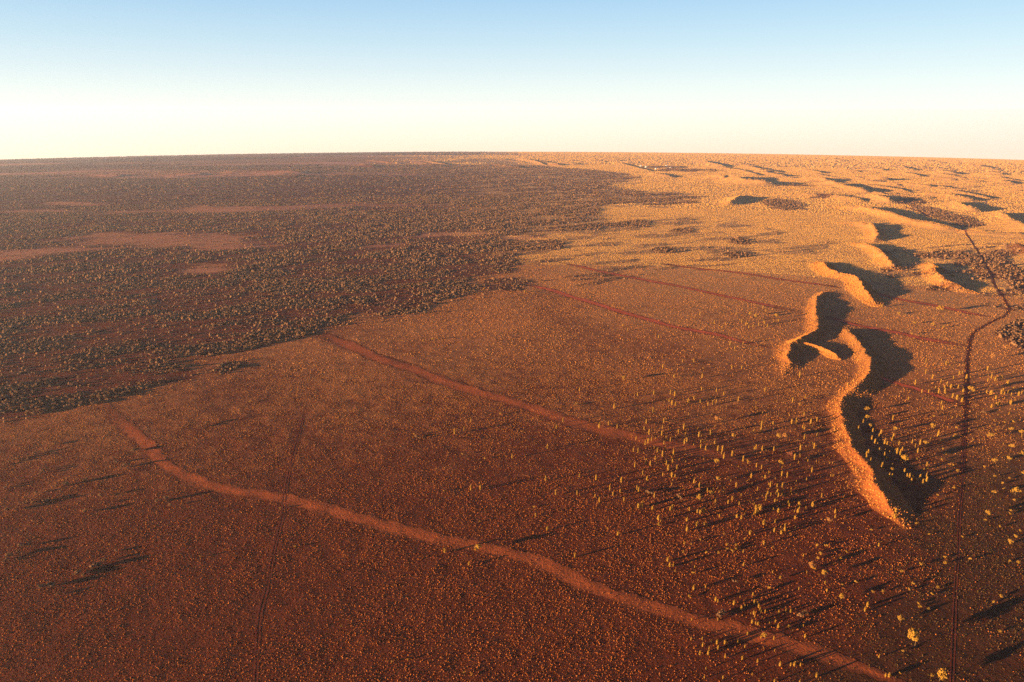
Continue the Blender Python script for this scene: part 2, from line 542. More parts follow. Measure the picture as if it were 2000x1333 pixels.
def smooth_line(pl, step):
    """Catmull-Rom resample to an even spacing"""
    P = np.vstack([2 * pl[0] - pl[1], pl, 2 * pl[-1] - pl[-2]])
    out = []
    for i in range(1, len(P) - 2):
        n = max(2, int(np.hypot(*(P[i + 1] - P[i])) / step))
        t = np.linspace(0, 1, n, endpoint=False)[:, None]
        out.append(0.5 * (2 * P[i] + (P[i + 1] - P[i - 1]) * t + (2 * P[i - 1] - 5 * P[i] + 4 * P[i + 1] - P[i + 2]) * t ** 2 + (-P[i - 1] + 3 * P[i] - 3 * P[i + 1] + P[i + 2]) * t ** 3))
    return np.vstack(out + [pl[-1:]])


STRIP_LINES = [(smooth_line(pxline(s[2]), 3.5), s[1]) for s in STRIPS]
TRACKS = [(smooth_line(pxline(t), 4.0), w) for t, w in ((TRACK_A, 0.42), (TRACK_B, 0.5), (TRACK_C, 0.3), (TRACK_D, 5.0), (TRACK_E, 1.3))]


def olive_vignette(x, y):
    """olive scrub, coloured dark as corner vignette, that replaces the straw grass around and beyond the vehicle track"""
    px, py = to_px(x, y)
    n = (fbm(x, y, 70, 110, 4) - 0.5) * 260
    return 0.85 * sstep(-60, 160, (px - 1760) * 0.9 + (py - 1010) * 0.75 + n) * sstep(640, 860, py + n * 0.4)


def bare_weight(x, y, extra=0.0):
    """0..1: how far a strip or track keeps the ground clear of grass"""
    out = np.zeros(x.shape)
    for pl, w in STRIP_LINES + TRACKS:
        ww = (w if w > 1 else 2.9 * w + 0.3) + extra
        x0, y0 = pl.min(0) - ww - 10
        x1, y1 = pl.max(0) + ww + 10
        m = (x > x0) & (x < x1) & (y > y0) & (y < y1)
        if not m.any():
            continue
        d, par, _, _ = line_dist(x[m], y[m], pl[::4] if len(pl) > 40 else pl)
        edge = ww * (0.75 + 0.6 * fbm(x[m], y[m], 30, 70, 2))
        wgt = 1 - sstep(0.62, 1.12, d / edge + (0.5 * (vnoise(x[m], y[m], 3.0, 71) - 0.5) if w > 3 else 0))
        if w > 3 and w != 5.0:
            wgt = wgt * sstep(0, 0.16, par + 0.02) * sstep(0, 0.16, 1.02 - par)
        out[m] = np.maximum(out[m], wgt)
    return out


def bare_mask(x, y, extra=0.0):
    return bare_weight(x, y, extra) > 0.5


# ------------------------------------------------------------------ the ground: one rounded sheet out past the horizon
def radii():
    r = [0.0, 60.0, 120.0, 180.0, 230.0, 270.0, 300.0]
    while r[-1] < 14300:
        x = r[-1]
        r.append(x + min(max(1.6, x * x / 240000.0), 22.0 if x < 9000 else 80.0))
    return np.array(r)


RR = radii()
th_in = np.linspace(-math.radians(43), math.radians(43), 1000)
th_out = np.linspace(math.radians(43), math.radians(317), 120)[1:-1]
TH = np.concatenate([th_in, th_out])
nR, nT = len(RR), len(TH)
gx = RR[:, None] * np.sin(TH)[None]
gy = RR[:, None] * np.cos(TH)[None]
xf, yf = gx.ravel(), gy.ravel()
dh, rid = dune_height(xf, yf, True)
zf = base_z(xf, yf) + relief(xf, yf) + dh
i0 = (np.arange(nR - 1)[:, None] * nT + np.arange(nT)[None]).ravel()
jn = ((np.arange(nT) + 1) % nT)
i1 = (np.arange(nR - 1)[:, None] * nT + jn[None]).ravel()
quads = np.stack([i0, i0 + nT, i1 + nT, i1], 1)
quads = quads[:, ::-1].copy()
# cover attribute: red = grass, green = golden far grass, blue = pale bare ground, alpha falls with the painted corner darkening
pxv, pyv = to_px(xf, yf)
wm_ = wood_mask(xf, yf)
cov = np.zeros((len(xf), 4), np.float32)
cov[:, 3] = 1
rv = np.hypot(xf, yf)
grass = 0.35 + 0.55 * fbm(xf, yf, 130, 80, 4) + 0.25 * sstep(0, 700, xf + 0.25 * yf) * 0.6
grass = grass * (1 - 0.9 * (wm_ > 0.101)) * (0.22 + 0.78 * sstep(400, 1000, rv))
bw_ = bare_weight(xf, yf, 1.5)
cov[:, 0] = np.clip(grass * (1 - bw_), 0, 1)
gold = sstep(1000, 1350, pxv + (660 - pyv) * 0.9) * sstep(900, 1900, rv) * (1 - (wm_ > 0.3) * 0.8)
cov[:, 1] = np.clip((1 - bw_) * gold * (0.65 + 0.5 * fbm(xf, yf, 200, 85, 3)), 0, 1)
pale = np.zeros(len(xf))
for e in CLEAR:
    cwv = fbm(xf * 0.6, yf, 190, 52, 4) - 0.5
    pale = np.maximum(pale, (1 - sstep(0.2, 1.5, ell(pxv + cwv * 120, pyv + cwv * 52000.0 / np.maximum(rv, 1), e) + 0.9 * (fbm(xf, yf, 60, 50, 3) - 0.5))) * (0.10 + 0.55 * fbm(xf * 0.4, yf, 90, 54, 3)))
farp = (pyv < 352) & (pyv > 298) & (pxv < 1100) & (rv > 3000) & (rv < 14000)
pale = np.where(farp, np.maximum(pale, 0.9 * sstep(0.60, 0.70, fbm(xf * 0.35, yf * 0.8, 420, 90, 3))), pale)
cov[:, 2] = pale
cov[:, 3] = 1 - 0.8 * olive_vignette(xf, yf)  # corner vignette darkening put into the soil colour
V = np.stack([xf, yf, zf], 1)
fid = rid[quads].max(1)
isd = (fid >= 0) & ((rid[quads] >= 0).sum(1) >= 2)


def sub_mesh(name, sel, mat):
    q = quads[sel]
    u, inv = np.unique(q.ravel(), return_inverse=True)
    me = mesh_from(name, V[u], inv.reshape(-1, 4), [mat], smooth=True)
    ca = me.color_attributes.new('cover', 'FLOAT_COLOR', 'POINT')
    ca.data.foreach_set('color', cov[u].ravel())
    return me


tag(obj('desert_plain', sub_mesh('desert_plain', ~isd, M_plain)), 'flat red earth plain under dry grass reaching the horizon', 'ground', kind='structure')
for i in range(len(RIDGES)):
    s = isd & (fid == i)
    if s.sum() < 6:
        continue
    hill = 22 <= i < 26
    me = sub_mesh('low_hill' if hill else 'sand_dune', s, M_dune if i < 4 else M_plain)
    o = obj('low_hill' if hill else 'sand_dune', me)
    tag(o, kind='structure', cat='hill' if hill else 'dune', label='low dark hill beyond the mulga woodland' if hill else 'orange sand dune ridge lit along one flank')


def ribbon(name, pl, w, mat, lift, rough=True, kind='structure', label=None, cat=None, ruts=False):
    d = np.gradient(pl, axis=0)
    d /= np.maximum(np.hypot(d[:, 0], d[:, 1]), 1e-6)[:, None]
    nrm = np.stack([-d[:, 1], d[:, 0]], 1)
    n = len(pl)
    K = 15 if rough else (4 if ruts else 3)
    t = np.array([-2.6, -1.1, 1.1, 2.6]) if ruts else np.linspace(-1, 1, K)
    par = np.linspace(0, 1, n)
    wl_ = w * (0.75 + 0.6 * fbm(pl[:, 0], pl[:, 1], 30, 70, 2))
    if rough:
        wl_ = wl_ * (0.35 + 0.65 * sstep(0, 0.12, par) * sstep(0, 0.12, 1 - par))
    pos = pl[:, None, :] + nrm[:, None, :] * (wl_[:, None] * t[None])[:, :, None]
    if rough:
        for s in (0, -1):
            j = (vnoise(pos[:, s, 0], pos[:, s, 1], 5, 72 + s) - 0.5) * min(5.0, w)
            sgn = 1 if s else -1
            pos += nrm[:, None, :] * ((j * sgn)[:, None] * np.clip(t * sgn, 0, 1)[None] ** 2)[:, :, None]
    x = pos[:, :, 0].ravel()
    y = pos[:, :, 1].ravel()
    v = np.stack([x, y, ground_z(x, y) + lift + 0.14 * sstep(800, 1600, np.hypot(x, y))], 1)
    a = (np.arange(n - 1)[:, None] * K + np.arange(K - 1)[None]).ravel()
    q = np.stack([a, a + 1, a + 1 + K, a + K], 1)
    if ruts:                                      # keep the grassy strip between the wheel ruts
        q = q[(q[:, 0] % K) != 1]
    if True:                                      # faces look up
        e = np.cross(v[q[0, 1]] - v[q[0, 0]], v[q[0, 3]] - v[q[0, 0]])
        if e[2] < 0:
            q = q[:, ::-1].copy()
    me = mesh_from(name, v, q, [mat], smooth=True)
    ca = me.color_attributes.new('cover', 'FLOAT_COLOR', 'POINT')
    c = np.zeros((len(v), 4), np.float32)
    c[:, 0] = np.clip(np.tile(0.22 + 0.72 * np.abs(t) ** 2, n) + np.repeat(0.7 * (1 - sstep(0, 0.14, par) * sstep(0, 0.14, 1 - par)), K) + 0.5 * (fbm(x, y, 22, 75, 3) - 0.5), 0, 1)
    c[:, 3] = 1
    ca.data.foreach_set('color', c.ravel())
    return tag(obj(name, me), label, cat, kind=kind)


for (lab, w, _), (pl, _) in zip(STRIPS, STRIP_LINES):
    ribbon('bare_earth_path', pl, w, M_strip if lab[0] in 'pb' else M_strip_far, 0.09, label=lab, cat='path')
TLAB = ['dark vehicle track bending past the oaks below the dunes', 'thin pale vehicle track crossing the near bare strip', 'short side loop off the thin track', 'straight cut through the scrub on the golden plain', 'far end of the vehicle track on the golden plain']
for (pl, w), lab in zip(TRACKS, TLAB):
    ribbon('dirt_track', pl, w, M_track, 0.12, rough=False, label=lab, cat='track', ruts=w < 1)

# ------------------------------------------------------------------ spinifex tufts: nobody could count them
def pyramid(n, jag, rs):
    a = np.arange(n) / n * 2 * math.pi
    rad = 0.5 * (1 + jag * (rs.rand(n) - 0.5))
    v = np.vstack([np.stack([rad * np.cos(a), rad * np.sin(a), np.full(n, -0.05)], 1), np.stack([0.62 * rad * np.cos(a + 0.5), 0.62 * rad * np.sin(a + 0.5), 0.55 + 0.25 * rs.rand(n)], 1), [[0.05, 0.03, 1.0]]])
    f = []
    for i in range(n):
        j = (i + 1) % n
        f += [(i, j, n + i), (j, n + j, n + i), (n + i, n + j, 2 * n)]
    return v, np.array(f)


def cone(n, jag, rs):
    a = np.arange(n) / n * 2 * math.pi
    rad = 0.5 * (1 + jag * (rs.rand(n) - 0.5))
    v = np.vstack([np.stack([rad * np.cos(a), rad * np.sin(a), np.full(n, -0.05)], 1), [[0.05, 0.03, 1.0]]])
    return v, np.array([(i, (i + 1) % n, n) for i in range(n)])


def sector(n, r0, r1, half=42.5, rs=RS):
    r = np.sqrt(r0 * r0 + rs.rand(n) * (r1 * r1 - r0 * r0))
    t = (rs.rand(n) * 2 - 1) * math.radians(half)
    return r * np.sin(t), r * np.cos(t)


parts, midp, goldp, olive = [], [], [], []
for r0, r1, per, tmpl in ((300, 560, 1.9, 'p'), (560, 850, 2.2, 'c'), (850, 1500, 5.0, 'c')):
    area = math.radians(85) * 0.5 * (r1 * r1 - r0 * r0)
    n = int(area / per)
    x, y = sector(n, r0, r1)
    g = 0.22 + 0.9 * sstep(0.28, 0.68, 0.55 * fbm(x, y, 22, 95, 3) + 0.45 * fbm(x, y, 120, 99, 3))
    keep = (RS.rand(n) < g) & (RS.rand(n) > bare_weight(x, y) * (0.58 if r0 < 800 else 1.0)) & (RS.rand(n) > np.where(wood_mask(x, y) > 0.101, 0.88, 0.0))
    x, y = x[keep], y[keep]
    n = len(x)
    k = 0.68 if r0 < 560 else (0.64 if r0 < 850 else 0.98)
    s = (0.40 + 0.95 * RS.rand(n) ** 3.0) * k
    hz = s * (0.40 + 0.45 * RS.rand(n))
    tv, tf = pyramid(5, 0.5, RS) if tmpl == 'p' else cone(5, 0.5, RS)
    px, py = to_px(x, y)
    hm_ = RS.rand(n) < olive_vignette(x, y)
    zz = ground_z(x, y)
    ro = RS.rand(n) * 6.28
    midm = RS.rand(n) < sstep(480, 820, np.hypot(x, y))
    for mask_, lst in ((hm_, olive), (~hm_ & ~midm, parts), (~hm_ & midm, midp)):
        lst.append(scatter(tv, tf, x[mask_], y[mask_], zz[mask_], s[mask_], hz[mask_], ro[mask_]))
# grass hummocks of the farther plain, grown together into wider clumps
for r0, r1, per, w0, h0 in ((1500, 2600, 4.6, 1.5, 0.27), (2600, 5600, 32.0, 4.2, 0.24), (5600, 11500, 330.0, 13.0, 0.20)):
    area = math.radians(86) * 0.5 * (r1 * r1 - r0 * r0)
    n = int(area / per)
    x, y = sector(n, r0, r1, 43)
    px, py = to_px(x, y)
    keep = (RS.rand(n) < sstep(-170, 170, px - 900 - (py - 330) * 0.4 + 500 * (fbm(x * 0.4, y, 500, 98, 3) - 0.5))) & (RS.rand(n) < 0.35 + 0.8 * fbm(x, y, 60, 97, 3))
    x, y = x[keep], y[keep]
    keep = (RS.rand(len(x)) > np.where(wood_mask(x, y) > 0.05, 0.85, 0.0)) & ~bare_mask(x, y, 1.5)
    x, y = x[keep], y[keep]
    n = len(x)
    s = w0 * (0.6 + 0.8 * RS.rand(n) ** 1.5)
    tv, tf = cone(4, 0.6, RS)
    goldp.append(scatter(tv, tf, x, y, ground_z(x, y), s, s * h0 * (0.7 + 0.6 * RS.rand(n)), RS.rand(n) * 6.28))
# coarser clumps that clothe the dunes
for i in range(8):
    pl = RL[i]
    n = 42000 if i < 4 else 12000
    w = max(RIDGES[i][2], RIDGES[i][3]) * 1.1
    x = pl[:, 0].min() - w + RS.rand(n) * (np.ptp(pl[:, 0]) + 2 * w)
    y = pl[:, 1].min() - w + RS.rand(n) * (np.ptp(pl[:, 1]) + 2 * w)
    d, _, _, _ = line_dist(x, y, pl)
    keep = (d < w * (0.4 + 0.6 * RS.rand(n))) & ~bare_mask(x, y)
    x, y = x[keep], y[keep]
    n = len(x)
    k2 = dune_height(x, y) > 0.5
    x, y = x[k2], y[k2]
    n = len(x)
    s = 0.5 + 1.2 * RS.rand(n) ** 2.5
    if i > 2:
        s = s * 1.5
    tv, tf = cone(5, 0.6, RS)
    midp.append(scatter(tv, tf, x, y, ground_z(x, y), s, s * (0.45 + 0.3 * RS.rand(n)), RS.rand(n) * 6.28))
tv, tf = join(parts)
tag(obj('spinifex_grass', mesh_from('spinifex_grass', tv, tf, [M_tuft])), 'dry orange spinifex tufts dotting the red plain and dunes', 'grass', kind='stuff')

for nm, lst, mt, lb in (('straw_grass', midp, M_tuft_mid, 'straw coloured spinifex on the middle plain and dunes'), ('golden_grass', goldp, M_tuft_gold, 'golden grass of the far plain among the dunes'), ('vignette_scrub', olive, M_tuft_olive, 'olive scrub coloured dark as corner vignette beyond the dune and vehicle track')):
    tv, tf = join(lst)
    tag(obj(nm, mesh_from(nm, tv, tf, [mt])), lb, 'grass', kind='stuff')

# ------------------------------------------------------------------ mulga woodland
def leafy(nleaf, rs, rx=0.5, rz=1.0, z0=0.15, size=0.22, lumps=5, flat=0.6):
    """crown of many small leaf clumps spread through an uneven volume; unit width and height"""
    cen = np.stack([(rs.rand(lumps) - 0.5) * rx * 1.1, (rs.rand(lumps) - 0.5) * rx * 1.1, z0 + (rz - z0) * (0.3 + 0.5 * rs.rand(lumps))], 1)
    rad = 0.24 + 0.16 * rs.rand(lumps)
    V_, F_ = [], []
    for k in range(nleaf):
        c = rs.randint(lumps)
        d = rs.normal(size=3)
        d /= np.linalg.norm(d)
        p = cen[c] + d * rad[c] * np.array([rx * 1.5, rx * 1.5, (rz - z0) * flat * 1.3]) * (0.55 + 0.45 * rs.rand())
        p[2] = min(max(p[2], z0 * 0.5), rz)
        u = np.cross(d, rs.normal(size=3))
        u /= np.linalg.norm(u)
        w = np.cross(d, u)
        s = size * (0.6 + 0.8 * rs.rand())
        b = len(V_)
        sq = np.array([rx * 2, rx * 2, 1.0])
        V_ += [p + (u * 0.6) * s * sq, p + (-u * 0.35 + w * 0.55) * s * sq, p + (-u * 0.35 - w * 0.55) * s * sq, p + d * s * 0.35 * sq]
        F_ += [(b, b + 1, b + 3), (b + 1, b + 2, b + 3), (b + 2, b, b + 3), (b, b + 2, b + 1)]
    return np.array(V_), np.array(F_)


wparts = []
near_x = []
for r0, r1, per, size, ntri in ((560, 1500, 10.0, 3.5, 10), (1500, 3000, 27.0, 4.7, 6), (3000, 6000, 210.0, 9.5, 4), (6000, 12200, 1500.0, 22.0, 3)):
    area = math.radians(84) * 0.5 * (r1 * r1 - r0 * r0)
    n = int(area / per)
    x, y = sector(n, r0, r1, 43)
    keep = RS.rand(n) < wood_mask(x, y)
    x, y = x[keep], y[keep]
    if r0 < 3000:
        k2 = ~bare_mask(x, y, 1.0)
        x, y = x[k2], y[k2]
    s = size * (0.45 + 1.05 * RS.rand(len(x)) ** 2.0)
    if r0 == 560:
        rad_ = np.hypot(x, y)
        px, py = to_px(x, y)
        vis = (px > 5) & (px < 1995)
        order = np.argsort(np.where(vis, -s / rad_, 0))
        pick = order[:230]
        near_x = np.stack([x[pick], y[pick], s[pick]], 1)
        rest = np.ones(len(x), bool)
        rest[pick] = False
        x, y, s = x[rest], y[rest], s[rest]
    for vnt in range(4):
        m = np.arange(len(x)) % 4 == vnt
        tv, tf = leafy(ntri, RS, size=0.5 if ntri < 8 else 0.42, lumps=3)
        if vnt % 2 and r0 < 3000:
            tv, tf = pyramid(6 if r0 < 1500 else 5, 0.7, RS)
            tv = tv * np.array([0.95, 0.95, 0.92]) + np.array([0, 0, 0.02])
        wparts.append(scatter(tv, tf, x[m], y[m], ground_z(x[m], y[m]) - 0.1, s[m], s[m] * (0.62 if r0 < 3000 else (0.5 if r0 < 6000 else 0.22)) * (0.8 + 0.4 * RS.rand(m.sum())), RS.rand(m.sum()) * 6.28))
tv, tf = join(wparts)
tag(obj('mulga_scrub', mesh_from('mulga_scrub', tv, tf, [M_mulga])), 'dark mulga scrub thinning out toward the hazy horizon', 'scrub', kind='stuff')

# ------------------------------------------------------------------ individual plants
def trunk_mesh(name, h, r, limbs, rs, spread=0.3):
    """tapered trunk with a few limbs, one mesh"""
    V_, F_ = [], []

    def tube(p, q, r0, r1):
        p, q = np.array(p, float), np.array(q, float)
        d = (q - p) / np.linalg.norm(q - p)
        u = np.cross(d, [0.3, 0.9, 0.1])
        u /= np.linalg.norm(u)
        w = np.cross(d, u)
        b = len(V_)
        for c, rr_ in ((p, r0), (q, r1)):
            for k in range(5):
                a = k / 5 * 2 * math.pi
                V_.append(c + (u * math.cos(a) + w * math.sin(a)) * rr_)
        for k in range(5):
            F_.append((b + k, b + (k + 1) % 5, b + 5 + (k + 1) % 5, b + 5 + k))

    tube((0, 0, -0.3 * h * 0.1), (0.02, 0.01, h * 0.55), r, r * 0.7)
    tube((0.02, 0.01, h * 0.55), (0.0, 0.03, h), r * 0.7, r * 0.25)
    for k in range(limbs):
        a = rs.rand() * 6.28
        z = h * (0.45 + 0.3 * rs.rand())
        tube((0.01, 0.01, z), (math.cos(a) * spread * h, math.sin(a) * spread * h, z + h * 0.28), r * 0.5, r * 0.15)
    return mesh_from(name, np.array(V_), np.array(F_), [M_bark], smooth=True)


def column_crown(rs):
    """feathery upright crown of a young desert oak, one metre wide scaled to a 5 m tree"""
    V_, F_ = [], []
    hgt = 5.0
    for k in range(115):
        z = 0.55 + (hgt - 0.55) * rs.rand()
        t = z / hgt
        wr = (0.34 + 0.46 * math.sin(min(1, t * 1.15) * math.pi * 0.86)) * (0.55 + 0.5 * rs.rand())
        a = rs.rand() * 6.28
        d = np.array([math.cos(a), math.sin(a), 0])
        p = d * wr + np.array([0, 0, z])
        tip = p + d * 0.14 + np.array([0, 0, 0.45 + 0.4 * rs.rand()])
        sidev = np.array([-d[1], d[0], 0]) * (0.20 + 0.14 * rs.rand())
        low = p - np.array([0, 0, 0.28]) + d * 0.05
        b = len(V_)
        V_ += [p + sidev, p - sidev, tip, low]
        F_ += [(b, b + 2, b + 1), (b, b + 1, b + 3)]
    return np.array(V_), np.array(F_)


rs = np.random.RandomState(5)
COLS = []
for k in range(5):
    v, f = column_crown(rs)
    COLS.append((mesh_from('young_oak_crown', v, f, [M_oak]), trunk_mesh('young_oak_trunk', 4.2, 0.09, 2, rs, 0.06), v, f))
ROUND = []
for k in range(4):
    v, f = leafy(170, rs, rx=0.5, rz=1.0, z0=0.36, size=0.13, lumps=8, flat=0.55)
    v = v * 6.0
    ROUND.append((mesh_from('oak_crown', v, f, [M_oak]), mesh_from('oak_crown', v, f, [M_oak_dull]), trunk_mesh('oak_trunk', 4.0, 0.16, 5, rs, 0.3)))
BUSH = []
for k in range(5):
    v, f = leafy(80, rs, rx=0.5, rz=1.0, z0=0.12, size=0.2, lumps=6, flat=0.6)
    BUSH.append((mesh_from('shrub_foliage', v * 3.0 * np.array([1, 1, 0.75]), f, [M_oak]), mesh_from('shrub_foliage', v * 3.0 * np.array([1, 1, 0.75]), f, [M_mulga])))
MUL = []
for k in range(6):
    v, f = leafy(64, rs, rx=0.5, rz=1.0, z0=0.10, size=0.22, lumps=6, flat=0.6)
    MUL.append(mesh_from('mulga_foliage', v, f, [M_mulga]))
DEAD = []
for k in range(2):
    V_, F_ = [], []
    for j in range(60):
        d = rs.normal(size=3)
        d[2] = abs(d[2]) * 0.8 + 0.15
        d /= np.linalg.norm(d)
        u = np.cross(d, rs.normal(size=3))
        u *= 0.05 / np.linalg.norm(u)
        b = len(V_)
        p = d * 0.1
        q = d * (1.2 + 1.6 * rs.rand())
        V_ += [p + u, p - u, q, q + u * 5 - d * 0.5]
        F_ += [(b, b + 1, b + 2), (b + 1, b + 3, b + 2)]
    DEAD.append(mesh_from('dead_branches', np.array(V_), np.array(F_), [M_dead]))


def Z(ox, oy, k, pts):
    return [(ox + a / k, oy + b / k) for a, b in pts]


col_px = []
col_px += Z(1200, 820, 4.4425, [(155, 267), (195, 275), (177, 165), (247, 80), (290, 120), (265, 28), (418, 15), (400, 130), (405, 68), (545, 110), (590, 75), (605, 125), (820, 123), (722, 140), (745, 138), (283, 195), (312, 178), (258, 210), (418, 210), (430, 252), (362, 268), (437, 170), (475, 180), (597, 200), (618, 182), (765, 190), (738, 195), (858, 200), (780, 255), (738, 235), (345, 335), (265, 375), (300, 390), (168, 400), (235, 470), (410, 478), (440, 385), (493, 360), (532, 420), (272, 527), (487, 490), (515, 490), (457, 430), (407, 305), (500, 300), (885, 260), (925, 265), (918, 290), (937, 330), (1010, 305), (1105, 350), (1148, 370), (1200, 265), (1218, 240), (1270, 258), (1370, 262), (1365, 28), (1265, 45), (1195, 108), (1260, 90), (1525, 25), (1565, 20), (1620, 65), (1635, 75), (1690, 30), (1745, 130), (1635, 160), (1720, 240), (1600, 255), (1550, 335), (1220, 400), (1265, 415), (1295, 500), (1175, 495), (1325, 460), (1440, 478), (1485, 492), (1700, 445), (1045, 575), (935, 615), (975, 715), (1070, 730), (1010, 690), (865, 705), (795, 615), (680, 540), (725, 575), (640, 775), (475, 775), (492, 770), (320, 768), (335, 665), (230, 740), (198, 755), (73, 697), (40, 620), (50, 535), (185, 600), (200, 615), (735, 805), (765, 795), (710, 795), (618, 870), (618, 955), (705, 912), (770, 900), (900, 838), (1050, 840), (1090, 850), (370, 860), (20, 990), (450, 1215), (500, 1260), (470, 1262), (1340, 575), (1400, 572), (1445, 575), (1318, 635), (1345, 655), (1400, 640), (1410, 660), (1378, 715), (1305, 672), (1445, 630), (1505, 740), (1588, 740), (1495, 720), (1580, 795), (1410, 793), (1715, 740), (1215, 770), (1240, 755), (1255, 770), (1215, 800), (1232, 800), (1283, 900), (1375, 962), (1435, 980), (1468, 915), (1465, 950), (1382, 880), (1285, 1070), (1110, 1255), (1230, 600), (1555, 850)])
col_px += Z(1560, 780, 4.545, [(643, 280), (820, 175), (747, 390), (770, 395), (633, 357), (700, 318), (875, 395), (583, 510), (600, 490), (583, 535), (813, 687), (788, 687), (967, 695), (1118, 680), (1118, 725), (1085, 745), (920, 655), (1122, 585), (1040, 465), (1032, 530), (855, 475), (885, 485), (120, 935), (110, 940), (310, 1000), (310, 1040), (105, 635), (190, 858), (150, 320), (35, 130), (25, 245), (90, 230), (148, 185), (842, 1010), (835, 1055), (515, 262), (558, 203), (825, 340), (812, 360), (715, 295), (660, 385), (700, 450), (905, 440), (745, 500), (765, 525), (725, 595), (717, 615), (620, 565), (1000, 688), (1060, 705), (985, 728), (1020, 415), (1060, 392), (993, 378), (1220, 318), (945, 692)])
col_px += Z(1300, 1040, 2.857, [(540, 60), (5, 155), (833, 800), (600, 828), (690, 738), (710, 738), (630, 738), (218, 757), (185, 675), (200, 630), (230, 675), (285, 645), (280, 615), (323, 615), (435, 635), (395, 612), (420, 703), (325, 693), (770, 580), (605, 493), (508, 510), (495, 505), (475, 500), (485, 450), (490, 465), (512, 412), (487, 390), (435, 408), (415, 425), (373, 397), (548, 440), (520, 432), (525, 440), (272, 375), (285, 382), (625, 443), (690, 437), (480, 345), (150, 312), (198, 592), (450, 562), (620, 525), (1182, 690), (1218, 797), (1238, 797), (1118, 405), (1103, 433), (1180, 70), (740, 833), (463, 5)])
col_px += Z(800, 780, 4.0, [(1588, 65), (1893, 92), (472, 165), (418, 240), (343, 262), (1138, 222), (1190, 173), (1472, 217), (1612, 220), (1545, 190), (1068, 380), (793, 452), (470, 705), (545, 700), (1055, 628), (1555, 703), (1300, 738), (1440, 760), (1473, 795), (1665, 787), (1638, 718), (1778, 838), (1808, 835), (1888, 850), (1900, 760), (1765, 700), (1845, 633), (1835, 500), (1870, 510), (1750, 520), (1740, 400), (1775, 407), (1758, 310), (1815, 583), (1930, 935), (1618, 1050), (1283, 1222), (1067, 1013), (975, 905), (267, 1188), (455, 1287), (1317, 600), (1447, 622), (1646, 643), (1133, 742), (1580, 743), (1910, 460), (1965, 430), (1930, 400)])
col_px += Z(1700, 480, 4.167, [(438, 943), (435, 1033), (600, 960), (938, 1003), (295, 1245), (590, 1190), (708, 1040), (940, 1090), (350, 1120), (490, 1070), (560, 1100), (610, 1120), (590, 1150), (640, 1150), (660, 1080), (735, 1030), (765, 1075), (515, 1160), (540, 1190), (655, 1225), (690, 1240), (730, 1230), (730, 1260), (740, 1180), (700, 1150), (1000, 1090), (970, 1070), (1050, 1080), (1100, 1120), (1145, 1165), (1065, 1175), (1075, 1200), (1130, 1210), (1105, 1190), (1050, 1195), (965, 1205), (1005, 1235), (930, 1190), (1190, 1210), (1215, 1195), (1005, 1300), (970, 1310), (1030, 1290), (1125, 1280), (570, 1325), (563, 1280), (405, 1185), (460, 1185)])
col_px += Z(1050, 480, 3.636, [(600, 950), (535, 1148), (290, 1025), (1143, 487), (1100, 818), (1370, 865), (1440, 865), (880, 860), (1357, 700), (1390, 730), (1450, 690), (630, 595), (597, 565), (850, 650), (1160, 930), (960, 930), (1020, 820), (1850, 920), (1605, 1030), (1313, 1053), (1155, 1020), (935, 1045), (965, 1060), (1440, 540), (1470, 560), (1490, 580), (1520, 570), (1560, 560), (1600, 550), (1325, 550), (1300, 580), (1245, 545), (1665, 545), (1700, 530), (1590, 440), (1610, 460), (1400, 480), (1620, 570), (1100, 1085), (1060, 1110), (1145, 1110), (1200, 1130), (1235, 1120), (1260, 1105), (1415, 1100), (925, 1100), (945, 1125), (970, 1130), (1350, 1045), (1260, 1030), (815, 1050), (700, 1060), (1890, 1075), (1800, 1105)])
round_px = []          # (px, py, width in px, kind)
